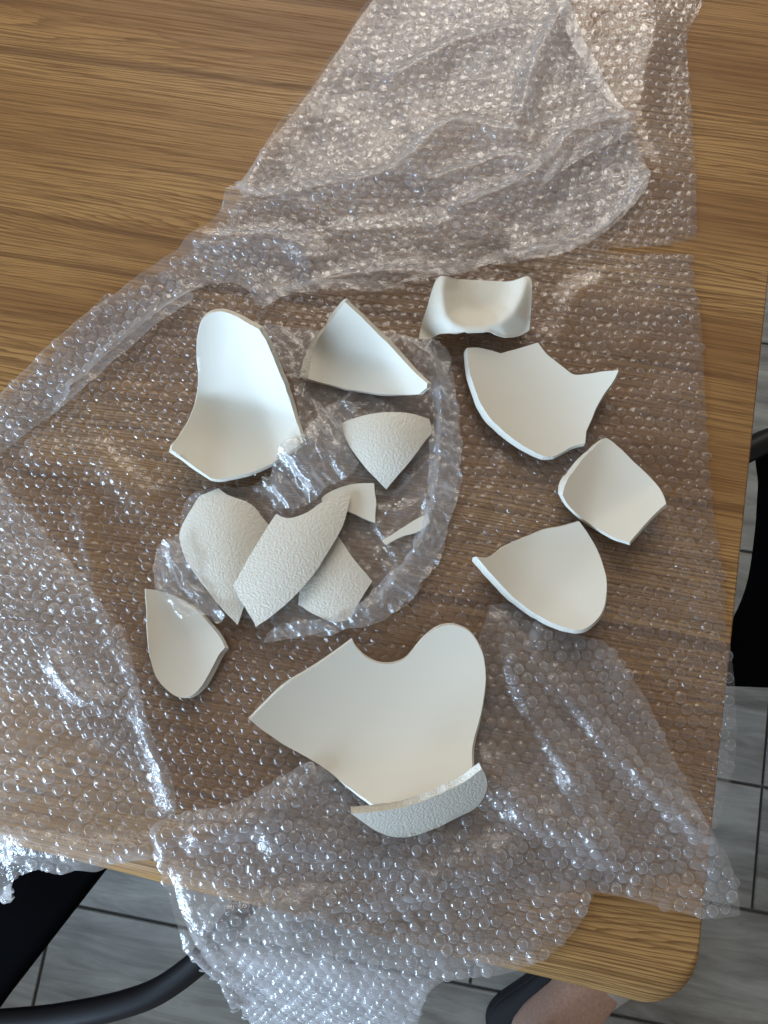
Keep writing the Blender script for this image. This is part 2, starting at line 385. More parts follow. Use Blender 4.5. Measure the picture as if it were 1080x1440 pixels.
# ------------------------------------------------------------------ sheets: draped film, with or without bubbles
DD = np.linspace(0, 1.2, 2401)
def droop_tables(phi, Lr):
    a = phi * sstep(DD / Lr); st = DD[1] - DD[0]
    return a, np.concatenate([[0], np.cumsum(np.cos(a[:-1])) * st]), np.concatenate([[0], np.cumsum(np.sin(a[:-1])) * st])
class Sheet:
    def __init__(s, poly_px, base, ridges=(), rough=(), phi_f=60, phi_r=25, seed=0, step=6.0, margin_f=0.0, wob=0.0, soft=True):
        s.soft = soft
        s.base = base; s.seed = seed; s.rough = rough; s.mf = margin_f
        s.af, s.cf, s.sf = droop_tables(math.radians(phi_f), 0.05)
        s.ar, s.cr, s.sr = droop_tables(math.radians(phi_r), 0.06)
        s.ridges = []
        px, _ = densify(poly_px, step); k = np.arange(len(px)) * step / 26.0
        px = px + wob * np.stack([fbm(k, k * 0 + seed, 3, 71), fbm(k, k * 0 + seed, 3, 72)], 1)
        s.poly = s.inv(px)
        for (line, amp, sig) in ridges:
            l, _ = densify([tuple(p) for p in line], 12.0, closed=False)
            s.ridges.append((s.inv(l), amp * 1e-3, sig * 1e-3))
    def frame(s, Q):
        x, y = Q[:, 0].copy(), Q[:, 1].copy(); z = np.zeros(len(Q))
        N = np.zeros((len(Q), 3)); N[:, 2] = 1
        d = front_y(x) + s.mf - y; m = d > 0
        y[m] = (front_y(x) + s.mf)[m] - np.interp(d[m], DD, s.cf); z[m] -= np.interp(d[m], DD, s.sf)
        a = np.interp(np.clip(d, 0, None), DD, s.af); N[m, 1] = -np.sin(a[m]); N[m, 2] = np.cos(a[m])
        xr = right_x(Q[:, 1]); e = x - xr; m = e > 0
        x[m] = xr[m] + np.interp(e[m], DD, s.cr); z[m] -= np.interp(e[m], DD, s.sr)
        a = np.interp(np.clip(e, 0, None), DD, s.ar); N[m, 0] += np.sin(a[m])
        N /= np.linalg.norm(N, axis=1)[:, None]
        return np.stack([x, y, z + TZ], 1), N
    def bz(s, Q):
        return s.base(Q) if callable(s.base) else np.full(len(Q), s.base)
    def M0(s, Q):
        P, N = s.frame(Q); return P + N * s.bz(Q)[:, None]
    def inv(s, px):
        px = np.asarray(px, float); Q = unproj(px, TZ)[:, :2]
        for it in range(30):
            e = 2e-4; p0 = proj(s.M0(Q)); r = px - p0
            jx = (proj(s.M0(Q + [e, 0])) - p0) / e; jy = (proj(s.M0(Q + [0, e])) - p0) / e
            det = jx[:, 0] * jy[:, 1] - jx[:, 1] * jy[:, 0]
            det = np.where(np.abs(det) < 3e4, np.sign(det + 1e-9) * 3e4, det)
            d = np.stack([(r[:, 0] * jy[:, 1] - r[:, 1] * jy[:, 0]) / det, (jx[:, 0] * r[:, 1] - jx[:, 1] * r[:, 0]) / det], 1)
            Q = Q + np.clip(d, -0.02, 0.02)
        return Q
    def h(s, Q):
        z = s.bz(Q)
        for (l, amp, sig) in s.ridges:
            d, _ = dist_line(Q, l)
            pr = np.exp(-(d / sig) ** 2) if s.soft else np.exp(-(np.sqrt(d * d + (0.18 * sig) ** 2) - 0.18 * sig) / (0.62 * sig))
            z = z + amp * pr
        for (kind, amp, fx, fy, ang, sd) in s.rough:
            c, sn = math.cos(math.radians(ang)), math.sin(math.radians(ang))
            u = (Q[:, 0] * c + Q[:, 1] * sn) * fx; v = (-Q[:, 0] * sn + Q[:, 1] * c) * fy
            z = z + amp * 1e-3 * (fbm(u, v, 3, sd) if kind == 'f' else ridged(u, v, 3, sd) - 0.9)
        return np.maximum(z, 0.0006)
    def pos(s, Q):
        P, N = s.frame(Q); return P + N * s.h(Q)[:, None]
    def film(s, name, mat, spacing):
        lo, hi = s.poly.min(0), s.poly.max(0)
        nx, ny = int((hi[0] - lo[0]) / spacing) + 2, int((hi[1] - lo[1]) / spacing) + 2
        gx, gy = np.meshgrid(lo[0] + np.arange(nx) * spacing, lo[1] + np.arange(ny) * spacing)
        Q = np.stack([gx.ravel(), gy.ravel()], 1)
        cc = Q + spacing / 2
        keep = inside(cc, s.poly).reshape(ny, nx); keep[-1] = False; keep[:, -1] = False
        j, i = np.nonzero(keep)
        quads = np.stack([j * nx + i, j * nx + i + 1, (j + 1) * nx + i + 1, (j + 1) * nx + i], 1)
        cnt = np.bincount(quads.ravel(), minlength=len(Q)); used = cnt > 0
        edge = used & (cnt < 4)
        d, near = dist_line(Q[edge], s.poly, True)
        Q2 = Q.copy(); mv = d < spacing * 1.3; E = Q[edge]; E[mv] = near[mv]; Q2[edge] = E
        idx = -np.ones(len(Q), int); idx[used] = np.arange(used.sum())
        return fast_mesh(name, s.pos(Q2[used]), idx[quads], mat)
    def lattice(s, pitch, ang, margin, jitter=0.045):
        lo, hi = s.poly.min(0), s.poly.max(0); c = (lo + hi) / 2; R = np.hypot(*(hi - lo)) / 2
        k = int(R / pitch) + 2; pts = []
        for j in range(-int(k * 1.2), int(k * 1.2) + 1):
            i = np.arange(-k, k + 1); pts.append(np.stack([(i + 0.5 * (j % 2)) * pitch, np.full(len(i), j * pitch * 0.866)], 1))
        P = np.concatenate(pts); a = math.radians(ang)
        P = P @ np.array([[math.cos(a), math.sin(a)], [-math.sin(a), math.cos(a)]]) + c
        P = P + RNG.normal(0, jitter * pitch, P.shape)
        P = P + 0.0035 * np.stack([fbm(P[:, 0] * 14, P[:, 1] * 14, 2, s.seed + 60), fbm(P[:, 0] * 14, P[:, 1] * 14, 2, s.seed + 80)], 1)
        P = P[inside(P, s.poly)]
        if margin > 0:
            d, _ = dist_line(P, s.poly, True); P = P[d > margin]
        e = 0.0012
        p0 = s.pos(P); tx = s.pos(P + [e, 0]) - p0; tyv = s.pos(P + [0, e]) - p0
        n = np.cross(tx, tyv); n /= np.linalg.norm(n, axis=1)[:, None]; n = np.where(n[:, 2:3] < 0, -n, n)
        return P, p0, n

SEG, RINGS = 12, 5
def bubble_variant(k):
    rg = np.random.default_rng(100 + k)
    prof = [(5.0, 0.0), (4.65, 0.7), (4.25, 2.2), (3.3, 3.45), (1.7, 4.0)]
    V = []
    for (r, z) in prof:
        for q in range(SEG):
            a = 2 * math.pi * (q + 0.5 * (len(V) // SEG % 2)) / SEG
            V.append((r * math.cos(a), r * math.sin(a), z))
    V.append((0, 0, 4.2)); V = np.array(V)
    d = rg.uniform(0, math.pi); c, sn = math.cos(d), math.sin(d)
    u = V[:, 0] * c + V[:, 1] * sn; w = V[:, 2] / 4.2
    if k % 4 != 0:        # slack bubbles: creased, dented tops
        amp = rg.uniform(0.6, 2.1)
        V[:, 2] -= w * amp * (0.5 + 0.5 * np.sin(u * rg.uniform(0.7, 1.3) + rg.uniform(0, 6)))
        V[:, :2] += (w * 0.35)[:, None] * rg.normal(0, 0.6, (len(V), 2)) * (0.5 if k % 2 else 1.0)
    V[:, 2] += w * rg.normal(0, 0.20, len(V)); V[:, :2] += rg.normal(0, 0.10, (len(V), 2))
    V[:, 0] += w * rg.normal(0, 0.5); V[:, 1] += w * rg.normal(0, 0.5)
    T = []
    for j in range(RINGS - 1):
        o = j % 2
        for q in range(SEG):
            a, b = j * SEG + q, j * SEG + (q + 1) % SEG
            e, f = a + SEG, b + SEG
            T += ([(a, b, e), (b, f, e)] if o == 0 else [(a, b, f), (a, f, e)])
    for q in range(SEG): T.append(((RINGS - 1) * SEG + q, (RINGS - 1) * SEG + (q + 1) % SEG, RINGS * SEG))
    return V * 1e-3, np.array(T)
BV = [bubble_variant(k) for k in range(12)]
BM = [fast_mesh('bubble', v, t, M_BUB) for v, t in BV]
BM2 = [fast_mesh('bubble', v, t, M_BUB2) for v, t in BV]

def bubble_wrap(name, label, sheet, pitch, ang, margin, side, n_single, spacing=0.0034, group=None, squash=(0.6, 1.0), t=None, milky=False):
    if t is None:
        t = empty(name, tuple(sheet.pos(sheet.poly.mean(0)[None])[0])); tag(t, label, 'bubble wrap', group)
    part('film' if n_single else 'folded_film', sheet.film('film', M_FILM2 if milky else M_FILM, spacing), t)
    Q, P, n = sheet.lattice(pitch, ang, margin)
    N = len(Q); n = n * side
    az = RNG.uniform(0, 2 * math.pi, N); var = RNG.integers(0, len(BV), N)
    ref = np.where(np.abs(n[:, 0:1]) < 0.9, np.array([[1.0, 0, 0]]), np.array([[0, 1.0, 0]]))
    a = np.cross(ref, n); a /= np.linalg.norm(a, axis=1)[:, None]; b = np.cross(n, a)
    ax = a * np.cos(az)[:, None] + b * np.sin(az)[:, None]; ay = np.cross(n, ax)
    sc = pitch / 0.0105; hz = RNG.uniform(*squash, N); hz = np.where(RNG.random(N) < 0.18, hz * RNG.uniform(0.15, 0.6, N), hz); sc = sc * RNG.uniform(0.93, 1.05, N)
    Mx = np.stack([ax * sc[:, None], ay * (sc * RNG.uniform(0.93, 1.0, N))[:, None], n * (sc * hz)[:, None]], 2)
    base = P + n * 0.00025
    # the bubbles that show largest: inside the frame, nearest the lens
    px = proj(P); vis = (px[:, 0] > 8) & (px[:, 0] < 1072) & (px[:, 1] > 8) & (px[:, 1] < 1432)
    for poly in HIDE: vis &= ~inside(px, poly)
    dist = np.linalg.norm(P - EYE[None], axis=1) + np.where(vis, 0, 10)
    order = np.argsort(dist); single = order[:n_single]; rest = order[n_single:]
    loc = np.array(t.location)
    for i in single:
        o = bpy.data.objects.new('bubble', (BM2 if milky else BM)[var[i]]); COL.objects.link(o); o.parent = t
        m4 = Matrix.Identity(4)
        for r in range(3):
            for c in range(3): m4[r][c] = Mx[i, r, c]
            m4[r][3] = base[i, r] - loc[r]
        o.matrix_local = m4
    Vs, Ts = [], []; o = 0
    for k in range(len(BV)):
        I = rest[var[rest] == k]
        if len(I) == 0: continue
        v = np.einsum('nij,mj->nmi', Mx[I], BV[k][0]) + base[I][:, None]
        nv = len(BV[k][0]); T = BV[k][1][None] + (np.arange(len(I)) * nv)[:, None, None] + o
        Vs.append(v.reshape(-1, 3)); Ts.append(T.reshape(-1, 3)); o += len(I) * nv
    if Vs:
        s = part('bubbles' if n_single else 'folded_bubbles', fast_mesh('bubbles', np.concatenate(Vs), np.concatenate(Ts), M_BUB2 if milky else M_BUB), t); tag(s, kind='stuff')
    print(name, 'bubbles', N)
    return t

# ------------------------------------------------------------------ shards
MMPX = 1 / 1.80          # rough millimetres per photograph pixel on the table
HIDE = []
def shard(label, outline, zf, thick=5.5, outer=False, z0=8.0, step=4.0, grid=5.0, skew=None, name='ceramic_shard', up=None, hide=True, smooth=0, rough_edge=0.55):
    """outline: photograph pixels of the face that looks up. zf(u, v) in mm above z0, u right, v up in the picture, mm from the centre."""
    px, corner = densify(outline, step)
    c = px.mean(0)
    if hide: HIDE.append(px)
    # broken edges are never clean: small irregularity along the outline
    k = np.arange(len(px)); px = px + rough_edge * np.stack([fbm(k * 0.23, k * 0.0 + c[0], 2, 5), fbm(k * 0.23, k * 0.0 + c[1], 2, 9)], 1)
    lo, hi = px.min(0), px.max(0)
    gx, gy = np.meshgrid(np.arange(lo[0], hi[0], grid), np.arange(lo[1], hi[1], grid * 0.866)); gx[1::2] += grid / 2
    G_ = np.stack([gx.ravel(), gy.ravel()], 1); G_ = G_[inside(G_, px)]
    d, _ = dist_line(G_, px, True); G_ = G_[d > grid * 0.55]
    # a second ring just inside the rim gives the edge its small rounding
    allp = np.concatenate([px, G_]); n = len(px)
    v2, e2, f2, ov, oe, of = delaunay_2d_cdt([Vector(p) for p in allp], [(i, (i + 1) % n) for i in range(n)], [], 1, 1e-4)
    Pp = np.array([[v.x, v.y] for v in v2]); tris = [tuple(f) for f in f2]
    u = (Pp[:, 0] - c[0]) * MMPX; v = -(Pp[:, 1] - c[1]) * MMPX
    hgt = zf(u, v)
    if smooth:
        ei = np.array([(a, b) for f_ in tris for a, b in ((f_[0], f_[1]), (f_[1], f_[2]), (f_[2], f_[0]))])
        for _ in range(smooth):
            acc = np.zeros(len(hgt)); cnt = np.zeros(len(hgt))
            np.add.at(acc, ei[:, 0], hgt[ei[:, 1]]); np.add.at(cnt, ei[:, 0], 1); np.add.at(acc, ei[:, 1], hgt[ei[:, 0]]); np.add.at(cnt, ei[:, 1], 1)
            hgt = 0.5 * hgt + 0.5 * acc / cnt
    if len(Pp) != len(allp): print('cdt changed', label, len(Pp), len(allp))
    z = TZ + (z0 + hgt) * 1e-3
    P = unproj(Pp, z)
    bz = np.zeros((len(P), 3))
    for (a, b, cc) in tris:
        nn = np.cross(P[b] - P[a], P[cc] - P[a]); nn = nn if nn @ (EYE - P[a]) > 0 else -nn
        bz[a] += nn; bz[b] += nn; bz[cc] += nn
    N = bz / np.linalg.norm(bz, axis=1)[:, None]
    t = thick * 1e-3
    # rounding of the rim: pull the outline ring down a touch and in
    B = P - N * t
    rim = list(range(n))
    if skew:
        for (ang, mm, wid) in skew:      # fracture slanting outwards on one side
            w = np.zeros(len(P))
            for i in rim:
                a_, b_ = px[i - 1], px[(i + 1) % n]; tg = b_ - a_; nr = np.array([tg[1], -tg[0]])
                mid = px[i] + nr / (np.hypot(*nr) + 1e-9) * 1.5
                if inside(mid[None], px)[0]: nr = -nr
                an = math.degrees(math.atan2(-nr[1], nr[0])); dd = abs((an - ang + 180) % 360 - 180)
                w[i] = max(0, 1 - dd / wid)
            dr = CR * math.cos(math.radians(ang)) + CU * math.sin(math.radians(ang)); dr = dr - dr[2] * np.array([0, 0, 1.0])
            B = B + (w * mm * 1e-3)[:, None] * dr[None]
    zmin = TZ + 0.0052
    B[:, 2] = np.maximum(B[:, 2], np.minimum(zmin, P[:, 2] - 0.002))
    # rim strip: extra loops so the break looks irregular
    loops = 4; V = [*P, *B]; nP = len(P); ring_idx = [rim]
    RG = np.random.default_rng(int(c[0] * 7 + c[1]))
    for j in range(1, loops):
        f = (0, 0.07, 0.5, 0.93)[j]; base = len(V); q = np.arange(n)
        wob = fbm(q * 0.31, q * 0 + j * 3.1, 3, int(c[0])) * 0.00017 + 0.00025
        for i in rim:
            cen = P[i] * (1 - f) + B[i] * f
            tg = P[(i + 1) % n] - P[i - 1]; nr = np.cross(tg, N[i]); nr /= np.linalg.norm(nr) + 1e-12
            V.append(cen + nr * wob[i])
        ring_idx.append(list(range(base, base + n)))
    ring_idx.append([nP + i for i in rim])
    # orientation
    def area2(poly): return sum(poly[i - 1][0] * poly[i][1] - poly[i][0] * poly[i - 1][1] for i in range(len(poly)))
    ccw = area2(px) > 0
    Fc = []; Mi = []
    for (a, b, cc) in tris:
        nn = np.cross(P[b] - P[a], P[cc] - P[a])
        if nn @ (EYE - P[a]) < 0: a, b, cc = a, cc, b
        Fc.append((a, b, cc)); Mi.append(0); Fc.append((nP + a, nP + cc, nP + b)); Mi.append(1)
    for j in range(loops):
        r1, r2 = ring_idx[j], ring_idx[j + 1]
        for i in range(n):
            k2 = (i + 1) % n
            q = (r1[i], r1[k2], r2[k2], r2[i])
            Fc.append(q if ccw else q[::-1]); Mi.append(2)
    me = mesh('ceramic_shard', V, Fc, None, True)
    m0, m1 = (M_OUT, M_IN) if outer else (M_IN, M_OUT)
    for m in (m0, m1, M_EDGE): me.materials.append(m)
    me.polygons.foreach_set('material_index', Mi); me.update()
    # keep the rim crisp
    me.set_sharp_from_angle(angle=math.radians(42))
    cen = P.mean(0); cen[2] = TZ + 0.005
    me.transform(Matrix.Translation(-Vector(cen)))
    o = obj(name, me); o.location = cen
    tag(o, label, 'shard', 'broken pot shards')
    return o
def D(u, v, ang, off):            # signed distance past a line, towards the picture direction ang
    a = math.radians(ang); return u * math.cos(a) + v * math.sin(a) - off

s1 = shard('tall concave shard with rounded top, left of the plastic bag',
    [(307.6, 437.5), (298, 439.5), (290.5, 444), (285, 450.5), (281.5, 459), (279, 470), (277, 487), (277, 505), (279, 526), (278.5, 546), (275, 565), (268, 585), (257, 605), (243, 624, 'c'), (241, 632, 'c'), (261, 646), (281, 662), (295, 671.5, 'c'), (308, 673.5), (334, 669.5), (358, 662.4), (381, 652), (403, 638), (426, 621.6, 'c'), (420.6, 603), (412.5, 579), (403, 550), (393, 524), (383, 499), (372.7, 477), (364.6, 463, 'c'), (350, 455.6), (336, 447.5), (322, 441)],
    lambda u, v: 0.85 * hinge(D(u, v, 80, 1), 6) + 0.60 * hinge(D(u, v, 18, 20), 7) + 0.008 * np.clip(-u - 5, 0, 99) ** 2 + 0.3 * hinge(-v - 26, 12), thick=4.8, z0=11)
s2 = shard('triangular shard pointing up, below the folded wrap edge',
    [(485, 424.6, 'c'), (507, 445), (534, 472), (565.5, 505), (585, 525), (601.5, 539.3, 'c'), (600.5, 546, 'c'), (589, 554, 'c'), (569, 554.8), (546, 554.8), (519, 552), (488, 547), (458.6, 540), (433, 532.5, 'c'), (435, 519), (439, 499), (447, 478), (460.5, 458.6), (472, 441)],
    lambda u, v: 1.1 * hinge(D(u, v, 82, 3), 10) + 0.9 * hinge(D(u, v, 20, 20), 10) + 0.03 * np.clip(-u - 34, 0, 99) ** 2, thick=5, z0=11, skew=[(170, 6.0, 40)])
U3 = np.array([(623.7, 390), (621, 407), (622.8, 427), (627.4, 444), (638.5, 455), (653, 461), (681, 461), (703, 455), (722, 438.5), (733, 418), (740.4, 396)])
def z3(u, v):
    c3 = shard3_c; P = np.stack([u / MMPX + c3[0], c3[1] - v / MMPX], 1)
    d, near = dist_line(P, U3); ins = inside(P, np.concatenate([U3, [(740, 380), (624, 380)]]))
    dm = d * MMPX
    zi = 22 - 12 * (1 - np.exp(-(dm / 9) ** 2)) + 0.12 * v
    zo = 22 - 0.95 * (np.sqrt(dm ** 2 + 6) - 2.45) + 0.12 * v
    return np.where(ins, zi, np.maximum(zo, 1.5))
o3 = [(620, 387.6, 'c'), (634.8, 390.4), (644, 392.6), (681, 394.4), (714.4, 395.6), (727.4, 393), (740.4, 388.5), (746, 392), (748, 401.5), (747, 435), (744, 464.4, 'c'), (733, 471), (718, 474), (705, 473.7, 'c'), (696, 469), (685, 465.4), (662.6, 466.3), (644, 467.8), (620, 468.7), (609, 473.7), (597.8, 477.8), (589.4, 476.5, 'c'), (590.5, 464.4), (597.8, 440.4), (606, 412.6), (613.5, 394)]
shard3_c = densify(o3, 4.0)[0].mean(0)
s3 = shard('saddle-shaped cream shard with two raised flanks, topmost of the pieces', o3, z3, thick=5.0, z0=9, grid=2.5, smooth=4)
s4 = shard('broad concave shard with two pointed horns, at upper right',
    [(656.7, 489, 'c'), (673, 489), (691, 493.3), (704.4, 497, 'c'), (729, 490), (756.7, 482.2, 'c'), (769, 497.8), (786.7, 512), (804.4, 525.6), (824.4, 526), (846.7, 522), (870, 520.7, 'c'), (862, 536.7), (846.7, 559), (833.3, 585.6), (824.4, 606.7, 'c'), (822.7, 623.3, 'c'), (804.4, 628), (793.3, 634.4), (780, 642, 'c'), (764.4, 641), (740, 629), (715.5, 612), (693.3, 592), (676.7, 568), (665.5, 541), (659, 514.4)],
    lambda u, v: 0.0038 * D(u, v, 215, -2) ** 2 + 0.0016 * D(u, v, 125, 0) ** 2 + 0.10 * D(u, v, 215, 0) * 0, thick=6, z0=11, skew=[(215, 2.0, 60)])
s5 = shard('fan-shaped textured shard lying outside up beneath the triangular one',
    [(481.8, 594.3, 'c'), (498, 588), (518.6, 583), (539.4, 580), (560, 579.4), (581, 582), (603.3, 588.8, 'c'), (606.8, 602), (605.4, 611, 'c'), (588, 634), (567, 660), (543.6, 688, 'c'), (529.7, 674), (514.4, 657.5), (499, 638), (488, 621.4), (482.5, 607.5)],
    lambda u, v: 14 - 0.0065 * u ** 2 - 0.006 * (v - 8) ** 2, outer=True, z0=9)
s6 = shard('small four-cornered concave shard at the far right',
    [(851.7, 615, 'c'), (863.3, 622.5), (883.3, 641.7), (903.3, 660), (920, 676.7), (931.7, 693.3), (936.7, 708.3, 'c'), (920, 723.3), (903.3, 741.7), (885, 763, 'c'), (863.3, 755), (841.7, 744), (820, 730), (800, 711.7), (790.8, 696.7, 'c'), (795, 681.7), (806.7, 661.7), (820, 645), (836.7, 628.3)],
    lambda u, v: 0.50 * hinge(D(u, v, 300, 12), 6) + 0.35 * hinge(D(u, v, 165, 16), 7) + 0.12 * hinge(D(u, v, 60, 12), 10) + 0.0015 * u * u, thick=4.5, z0=10, skew=[(155, 3.0, 35)])
s7 = shard('shield-shaped concave shard with a thick slanting left edge, under the four-cornered one',
    [(670.4, 783, 'c'), (684.6, 784), (696.9, 779), (709, 769), (727.4, 760.7), (745.7, 752.6), (766, 744.4), (792.6, 739.4), (815, 733.2, 'c'), (827, 750.6), (839.5, 773), (848.6, 797.4), (853.3, 817.8), (851.7, 842.2), (845.6, 862.6), (833.3, 876.9), (819, 885), (800.7, 884), (776.3, 875.8), (751.9, 862.6), (731.5, 848.3), (715.2, 834), (694.8, 811.7), (680.6, 795.4)],
    lambda u, v: 0.0068 * D(u, v, 230, -8) ** 2 * 0 + 0.42 * hinge(D(u, v, 315, 16), 14) + 0.0045 * np.clip(D(u, v, 160, 12), 0, 99) ** 2 + 0.22 * hinge(D(u, v, 232, 12), 10) + 0.006 * np.clip(D(u, v, 90, 18), 0, 99) ** 2, thick=6, z0=11, skew=[(225, 2.5, 45)])
s10 = shard('little pale shard tucked behind the point of the textured pieces',
    [(452, 701), (476, 686.3), (499.6, 680.4), (526.3, 679.5, 'c'), (528.4, 708.5), (527.2, 735, 'c'), (508.5, 727.8), (487.8, 719), (462, 714, 'c')],
    lambda u, v: 2 + 0.02 * u, thick=4.5, z0=11)
s11 = shard('textured shard at lower right of the bag, partly covered by its neighbour',
    [(470, 748, 'c'), (476, 754), (496.7, 785.6), (523.3, 816.7, 'c'), (511.5, 836), (501, 853.7), (493.7, 871.5, 'c'), (467, 874.4), (443.3, 864), (419.6, 850.7, 'c'), (428, 800)],
    lambda u, v: 6 - 0.004 * u ** 2 - 0.003 * v ** 2, outer=True, z0=8)
s8 = shard('textured leaf-shaped shard at left of the bag, half under its neighbour',
    [(281.9, 696.7, 'c'), (307, 686.3, 'c'), (319, 695), (333.7, 701), (348.5, 707), (360.4, 716), (367.8, 726.3), (378, 738, 'c'), (366, 790), (350, 835), (333.7, 879, 'c'), (310, 853.7), (286.3, 824), (265.5, 794.4), (255, 770.7), (252.2, 750), (262.6, 726.3)],
    lambda u, v: 11 - 0.009 * (u + 2) ** 2 - 0.0022 * v ** 2, outer=True, z0=9, thick=5)
s9 = shard('long textured shard with a notched top, lying over two others',
    [(388.5, 722.7, 'c'), (398.9, 727.8), (413.7, 727.8), (431.5, 720.4), (449.3, 708.5), (467, 699), (481.9, 696), (493, 697.3, 'c'), (487.8, 720.4), (478.9, 747), (461, 776.7), (437.4, 812), (413.7, 839), (387, 862.6), (361, 881.3, 'c'), (345.5, 856.7), (333.7, 837.4), (327.8, 822.6, 'c'), (345.5, 791.5), (363.3, 762), (378, 738)],
    lambda u, v: 14 - 0.006 * D(u, v, -35, 0) ** 2 - 0.0021 * D(u, v, 55, 0) ** 2, outer=True, z0=12, thick=5)
s12 = shard('thin pale sliver under the bag hem', [(537.5, 760.5, 'c'), (556, 748), (573, 738), (590, 727), (601, 722, 'c'), (605, 734, 'c'), (591, 746), (566, 754), (543, 766, 'c')],
    lambda u, v: 1.0 + 0 * u, thick=3.5, z0=11.0, grid=3.0)
s13 = shard('rounded shard with bag film over its top corner, leftmost of the pieces',
    [(204.6, 827.4, 'c'), (222, 830.8), (248, 840), (276, 858.6), (287, 869.7), (301, 885), (310.8, 898.9), (317, 910, 'c'), (308, 921), (301, 935), (292.8, 950), (281.7, 967), (270.5, 977.4), (259.4, 981.5), (245.5, 978), (231.7, 967), (220.5, 953), (213.6, 935), (209.4, 914), (207.4, 888), (206.7, 863), (205.3, 842)],
    lambda u, v: 0.45 * hinge(-u - 20, 6) + 0.006 * u ** 2 * 0.3 + 0.12 * hinge(-v - 25, 8), thick=5.5, z0=10.5, skew=[(330, 2.2, 50), (45, 1.0, 40)])
s14 = shard('largest heart-like concave shard with a notch at its top, at the bottom',
    [(351, 1012.5, 'c'), (374.5, 988.5), (402, 963), (433, 944), (467, 921.7), (496, 901, 'c'), (501.3, 911.4), (515, 925), (532, 932.6), (549, 933.7), (566.4, 928.5), (580, 916.5), (593.8, 899.4), (611, 885.7), (628, 878.8), (645, 880.6), (660.6, 889), (672.6, 904.5), (680, 925), (683, 952.5), (680, 983.3), (674.3, 1010.7), (667.4, 1034.7), (664, 1055), (664, 1079, 'c'), (640, 1104), (570, 1128, 'c'), (523.6, 1131, 'c'), (494.4, 1110), (460, 1082.7), (432.8, 1065.5), (398.5, 1046.7), (371, 1028)],
    lambda u, v: 0.0036 * D(u, v, 120, -6) ** 2 + 0.0009 * D(u, v, 30, 0) ** 2 + 0.45 * hinge(D(u, v, 285, 40), 14), thick=5, z0=12, grid=6.0)
s15 = shard('curved wall shard standing upright on its edge, below the largest one',
    [(493, 1144, 'c'), (512.6, 1143), (534, 1141), (555, 1137.7), (587, 1129), (619, 1116.4), (651, 1100.5), (677.6, 1081.3, 'c'), (683, 1092), (685, 1109), (672, 1133), (640, 1151.5), (608, 1166.5), (581, 1176), (555, 1177), (534, 1171), (514.7, 1159)],
    lambda u, v: np.clip(26 + 1.9 * (v - (-2 + 0.335 * u + 0.0016 * u * u)) * 0.95, 1, 60), outer=True, z0=9, thick=5.0, grid=4.0)

# crumbs of the pot lying on the bag
for i, (x, y, s) in enumerate([(547.5, 711, 2.0), (557, 709, 1.6), (562, 706, 1.3), (567, 702, 1.9), (541, 771, 1.9), (531.5, 775, 1.6), (543, 775, 1.8), (529.5, 786, 1.2), (537, 787, 1.0), (560, 712, 1.0), (526, 780, 0.9), (549, 769, 0.9)]):
    bm = bmesh.new(); bmesh.ops.create_icosphere(bm, subdivisions=1, radius=s * 5.5e-4)
    rg = np.random.default_rng(i)
    for v in bm.verts: v.co = Vector([v.co[k] * f for k, f in enumerate((1.6, 0.9, 0.7))]) + Vector(rg.normal(0, s * 1.3e-4, 3))
    m = bpy.data.meshes.new('ceramic_crumb'); bm.to_mesh(m); bm.free(); m.materials.append(M_EDGE)
    o = obj('ceramic_crumb', m); o.location = unproj([(x, y)], TZ + 0.0130)[0]; o.rotation_euler = (0, 0, rg.uniform(0, 6))
    if y < 740: tag(o, 'tiny white ceramic crumb on the clear bag under the fan-shaped shard tip', 'crumb', 'crumbs under the fan-shaped shard')
    else: tag(o, 'tiny white ceramic crumb at the lower end of the thin sliver', 'crumb', 'crumbs at the end of the sliver')

# ------------------------------------------------------------------ bubble wrap
main = Sheet([(570, -25), (958, -25), (965, 60), (972, 150), (978, 250), (980, 335, 'c'), (940, 344), (880, 349), (838, 349, 'c'), (880, 355), (940, 356), (972, 358, 'c'), (985, 450), (990, 540), (997, 640), (1004, 720), (1017, 800), (1022, 870), (1030, 930), (1034, 985), (1036, 1040), (1030, 1090), (1018, 1130), (1003, 1165), (950, 1225), (860, 1245), (700, 1262), (500, 1230), (330, 1180), (250, 1160), (190, 1090), (60, 1000), (-25, 950, 'c'), (-25, 578, 'c'), (0, 560), (40, 528), (100, 470), (138, 425), (145, 414, 'c'), (180, 412), (250, 365), (300, 325), (325, 300), (340, 262), (365, 220), (420, 150), (470, 80), (530, -5)],
    0.0008, ridges=[([(920, 40), (900, 150), (930, 250)], 5, 14), ([(760, 600), (800, 430), (840, 400)], 3, 10), ([(900, 700), (960, 780), (1000, 860)], 4, 12), ([(60, 640), (140, 640), (200, 700)], 6, 14), ([(120, 720), (140, 840), (180, 930)], 4, 8), ([(640, 760), (690, 690), (710, 650)], 3, 6)],
    rough=[('f', 1.1, 12, 12, 0, 1), ('f', 0.7, 45, 45, 0, 2)], seed=1, phi_r=18)
bubble_wrap('bubble_wrap', 'wide flat sheet of clear bubble wrap spread on the table beneath the shards', main, 0.0095, 8, 0.002, 1, 300, squash=(0.22, 0.7))

